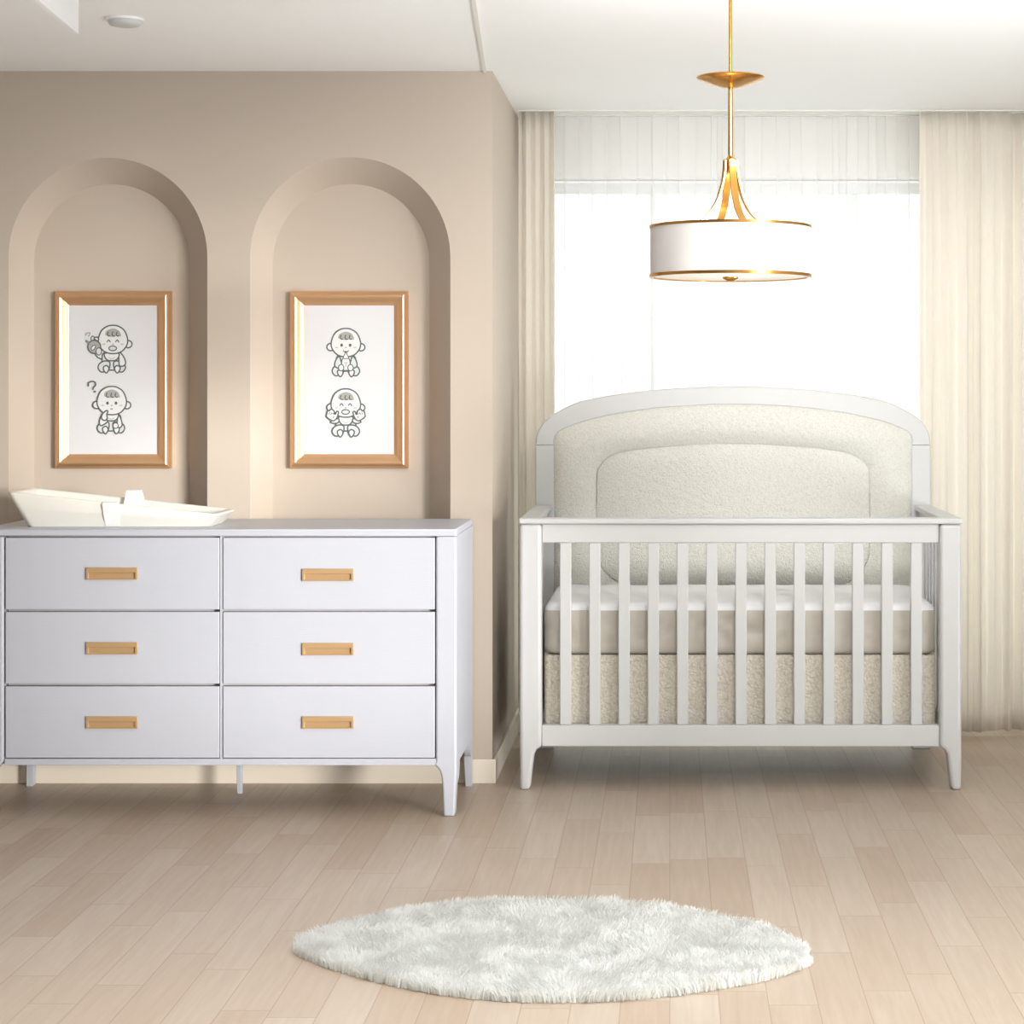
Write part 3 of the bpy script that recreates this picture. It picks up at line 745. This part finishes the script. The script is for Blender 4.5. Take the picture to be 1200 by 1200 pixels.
# mattress
MT = thing('crib_mattress', 'crib mattress with white top sheet and grey beige satin sides, inside the crib', 'mattress', (CX,6.9,KT))
def mattress():
    x0,x1,y0,y1 = LIN+.004, RIN-.004, YK+.060, YH-.038
    def ringat(ins, z, r, wr=0):
        out = []
        m = 26
        R0 = rring(x0+ins,x1-ins,y0+ins,y1-ins,r,lambda x: z,8)
        # densify
        for i in range(len(R0)):
            a,b = Vector(R0[i]),Vector(R0[(i+1)%len(R0)]); l = (b-a).length; k = max(1,int(l/.012))
            for j in range(k):
                p = a+(b-a)*j/k
                g = wr*(noise.noise(Vector((p.x*11+z*14,p.y*11,z*6)))+.5*noise.noise(Vector((p.x*26-z*30,p.y*20,z*20))))
                c = Vector((CX,(y0+y1)/2,z)); d = (p-c); 
                nx = 1 if p.x > x1-.03 else (-1 if p.x < x0+.03 else 0); ny = 1 if p.y > y1-.03 else (-1 if p.y < y0+.03 else 0)
                out.append((p.x-nx*abs(g),p.y-ny*abs(g),p.z))
        return out
    return ringat
ra = mattress()
def side_rings(spec):
    rs = [ra(i,z,.035,w) for i,z,w in spec]
    n = min(len(r) for r in rs)
    return rs
base = ra(0,KT,.035,0); NB = len(base)
def rs_from(spec):
    out = []
    x0,x1,y0,y1 = LIN+.004, RIN-.004, YK+.060, YH-.038
    for ins,z,w in spec:
        rr = []
        for (bx_,by_,_) in base:
            fx = (bx_-CX)/((x1-x0)/2); fy = (by_-(y0+y1)/2)/((y1-y0)/2)
            x = CX+fx*((x1-x0)/2-ins); y = (y0+y1)/2+fy*((y1-y0)/2-ins)
            g = w*(noise.noise(Vector((x*10+z*16,y*10,z*7)))+.6*noise.noise(Vector((x*24-z*34,y*20,z*22))))
            y += abs(g) if fy < -.9 else 0
            zz = z+ (.004*noise.noise(Vector((x*13,y*13,3.0))) if ins > .02 else 0)
            rr.append((x,y,zz))
        out.append(rr)
    return out
TOP = .606
SEAMZ = TOP-.026
body = rs_from([(.012,KT,0),(.003,KT+.012,.002),(.0,KT+.03,.016),(0,KT+.045,.02),(0,KT+.06,.021),(0,KT+.075,.021),(0,KT+.09,.02),(0,KT+.105,.016),(0,KT+.125,.009),(.001,SEAMZ-.008,.003),(.002,SEAMZ,.002)])
obj('satin_side_cover', *loft(body), 'satin', MT, angle=60)
topr = rs_from([(.002,SEAMZ+.0005,.002),(.004,SEAMZ+.008,.001),(.010,SEAMZ+.017,0),(.020,SEAMZ+.0235,0),(.034,TOP,0),(.07,TOP+.002,0),(.16,TOP+.003,0),(.26,TOP+.003,0)])
o = obj('top_sheet', *loft(topr), 'sheet', MT, angle=60)
o['label'] = 'white sheet on top of the mattress'

# ------------------------------------------------------------------ rug
def rug():
    con = [(338,1113),(365,1098),(400,1087),(480,1070),(560,1062),(640,1060),(690,1060),(790,1070),(880,1087),(930,1104),(954,1124),(957,1132),(935,1141),(900,1152),(800,1169),(720,1176),(640,1178),(560,1174),(480,1163),(400,1143),(352,1126)]
    P_ = catmull([(a,b) for a,b in con],8,True)
    poly = []
    for a,b in P_:
        Y = EYE*F/(b-VY); poly.append((PX(a,Y),Y))
    cx = sum(p[0] for p in poly)/len(poly); cy = sum(p[1] for p in poly)/len(poly)
    R = thing('rug', 'white fluffy oval rug lying on the pale wood floor in the foreground', 'rug', (cx,cy,0))
    inner = lambda k,z: [(cx+(x-cx)*k,cy+(y-cy)*k,z) for x,y in poly]
    obj('rug_base', *loft([inner(.955,.0006),inner(.955,.010)]), 'fur', R)
    def inside(x,y):
        c = False; n = len(poly)
        for i in range(n):
            x1,y1 = poly[i]; x2,y2 = poly[(i+1)%n]
            if (y1 > y) != (y2 > y) and x < (x2-x1)*(y-y1)/(y2-y1)+x1: c = not c
        return c
    bx0,bx1 = min(p[0] for p in poly),max(p[0] for p in poly); by0,by1 = min(p[1] for p in poly),max(p[1] for p in poly)
    V,Fc = [],[]
    rnd = random.Random(4)
    cnt = 0
    while cnt < 75000:
        x,y = rnd.uniform(bx0,bx1),rnd.uniform(by0,by1)
        if not inside(cx+(x-cx)/.985,cy+(y-cy)/.985): continue
        cnt += 1
        a = 2*PI*noise.noise(Vector((x*5,y*5,1.0)))*1.2+2*PI*.35*noise.noise(Vector((x*30,y*30,5.0)))
        ln = .026*(1+.25*noise.noise(Vector((x*14,y*14,9.0))))*rnd.uniform(.75,1.2)
        lean = .38+.16*noise.noise(Vector((x*18,y*18,2.0)))+rnd.uniform(-.15,.2)
        a += rnd.uniform(-.9,.9)
        dx,dy = math.cos(a)*lean,math.sin(a)*lean
        w = rnd.uniform(.0010,.0018); b2 = rnd.uniform(0,PI); wx,wy = math.cos(b2)*w,math.sin(b2)*w
        n = len(V); z0 = .002
        h = ln*math.sqrt(max(.2,1-min(lean,.9)**2))
        V += [(x-wx,y-wy,z0),(x+wx,y+wy,z0),(x+dx*ln*.35+wx,y+dy*ln*.35+wy,z0+h*.6),(x+dx*ln*.35-wx,y+dy*ln*.35-wy,z0+h*.6),(x+dx*ln+wx*.3,y+dy*ln+wy*.3,z0+h*.95),(x+dx*ln-wx*.3,y+dy*ln-wy*.3,z0+h*.95)]
        Fc += [(n,n+1,n+2,n+3),(n+3,n+2,n+4,n+5)]
    o = obj('fur_pile', V, Fc, 'fur', R, mats=['fur'])
    o['kind'] = 'stuff'
rug()

# ------------------------------------------------------------------ light
w = bpy.data.worlds.new('sky'); scn.world = w; w.use_nodes = True
bg = w.node_tree.nodes['Background']; bg.inputs[0].default_value = (0.97,1.0,0.99,1); bg.inputs[1].default_value = 1.75
def area(name, loc, target, sx, sy, power, col, spread=180):
    l = bpy.data.lights.new(name,'AREA'); l.shape = 'RECTANGLE'; l.size = sx; l.size_y = sy; l.energy = power; l.color = col; l.spread = math.radians(spread)
    o = bpy.data.objects.new(name,l); COL.objects.link(o); o.location = loc
    o.rotation_euler = (Vector(target)-Vector(loc)).to_track_quat('-Z','Y').to_euler()
    return o
sl = bpy.data.lights.new('sun','SUN'); sl.energy = 4.5; sl.angle = math.radians(11); sl.color = (1.0,0.97,0.93)
so = bpy.data.objects.new('sun',sl); COL.objects.link(so); so.location = (6,1,3)
so.rotation_euler = Vector((-0.62,0.70,-0.073)).to_track_quat('-Z','Y').to_euler()
area('overhead_fill', (0.0,3.7,2.34), (0.0,3.9,0), 3.4, 1.5, 35, (1.0,0.99,0.98), 100)  # added unseen fill from overhead, brightens floor and rug
area('ceiling_fill_front', (0.0,2.4,0.12), (0.0,4.1,2.37), 4.4, 1.2, 40, (0.90,0.96,1.0), 80)  # added fill aimed upward to lift the ceiling; no lamp stands here
area('ceiling_fill_side', (2.45,4.6,0.25), (-0.6,5.9,2.2), 2.0, 1.4, 62, (0.91,0.96,1.0), 120)  # unseen fill added at the right to brighten ceiling and drapes
area('curtain_fill', (0.6,5.0,2.30), (0.55,7.5,1.75), 1.8, 0.2, 6.5, (1.0,1.0,1.0), 70)  # added light to lift drapes and window header, not a real fixture
area('crib_fill', (0.7,2.6,2.25), (0.35,7.2,0.9), 0.6, 0.4, 5, (1.0,0.99,0.97), 42)  # invented fill that brightens the headboard and crib
pl = bpy.data.lights.new('pendant_glow','POINT'); pl.energy = 0.6; pl.color = (1,0.86,0.70); pl.shadow_soft_size = .03
po = bpy.data.objects.new('pendant_glow',pl); COL.objects.link(po); po.location = (px_+.015,PYD-.03,(zr0+zb0)/2)

scn.view_settings.view_transform = 'Standard'; scn.view_settings.look = 'None'
scn.view_settings.exposure = 0.0; scn.view_settings.gamma = 1.0; scn.view_settings.use_curve_mapping = False
for o in bpy.data.objects:
    if '_w' in o: del o['_w']
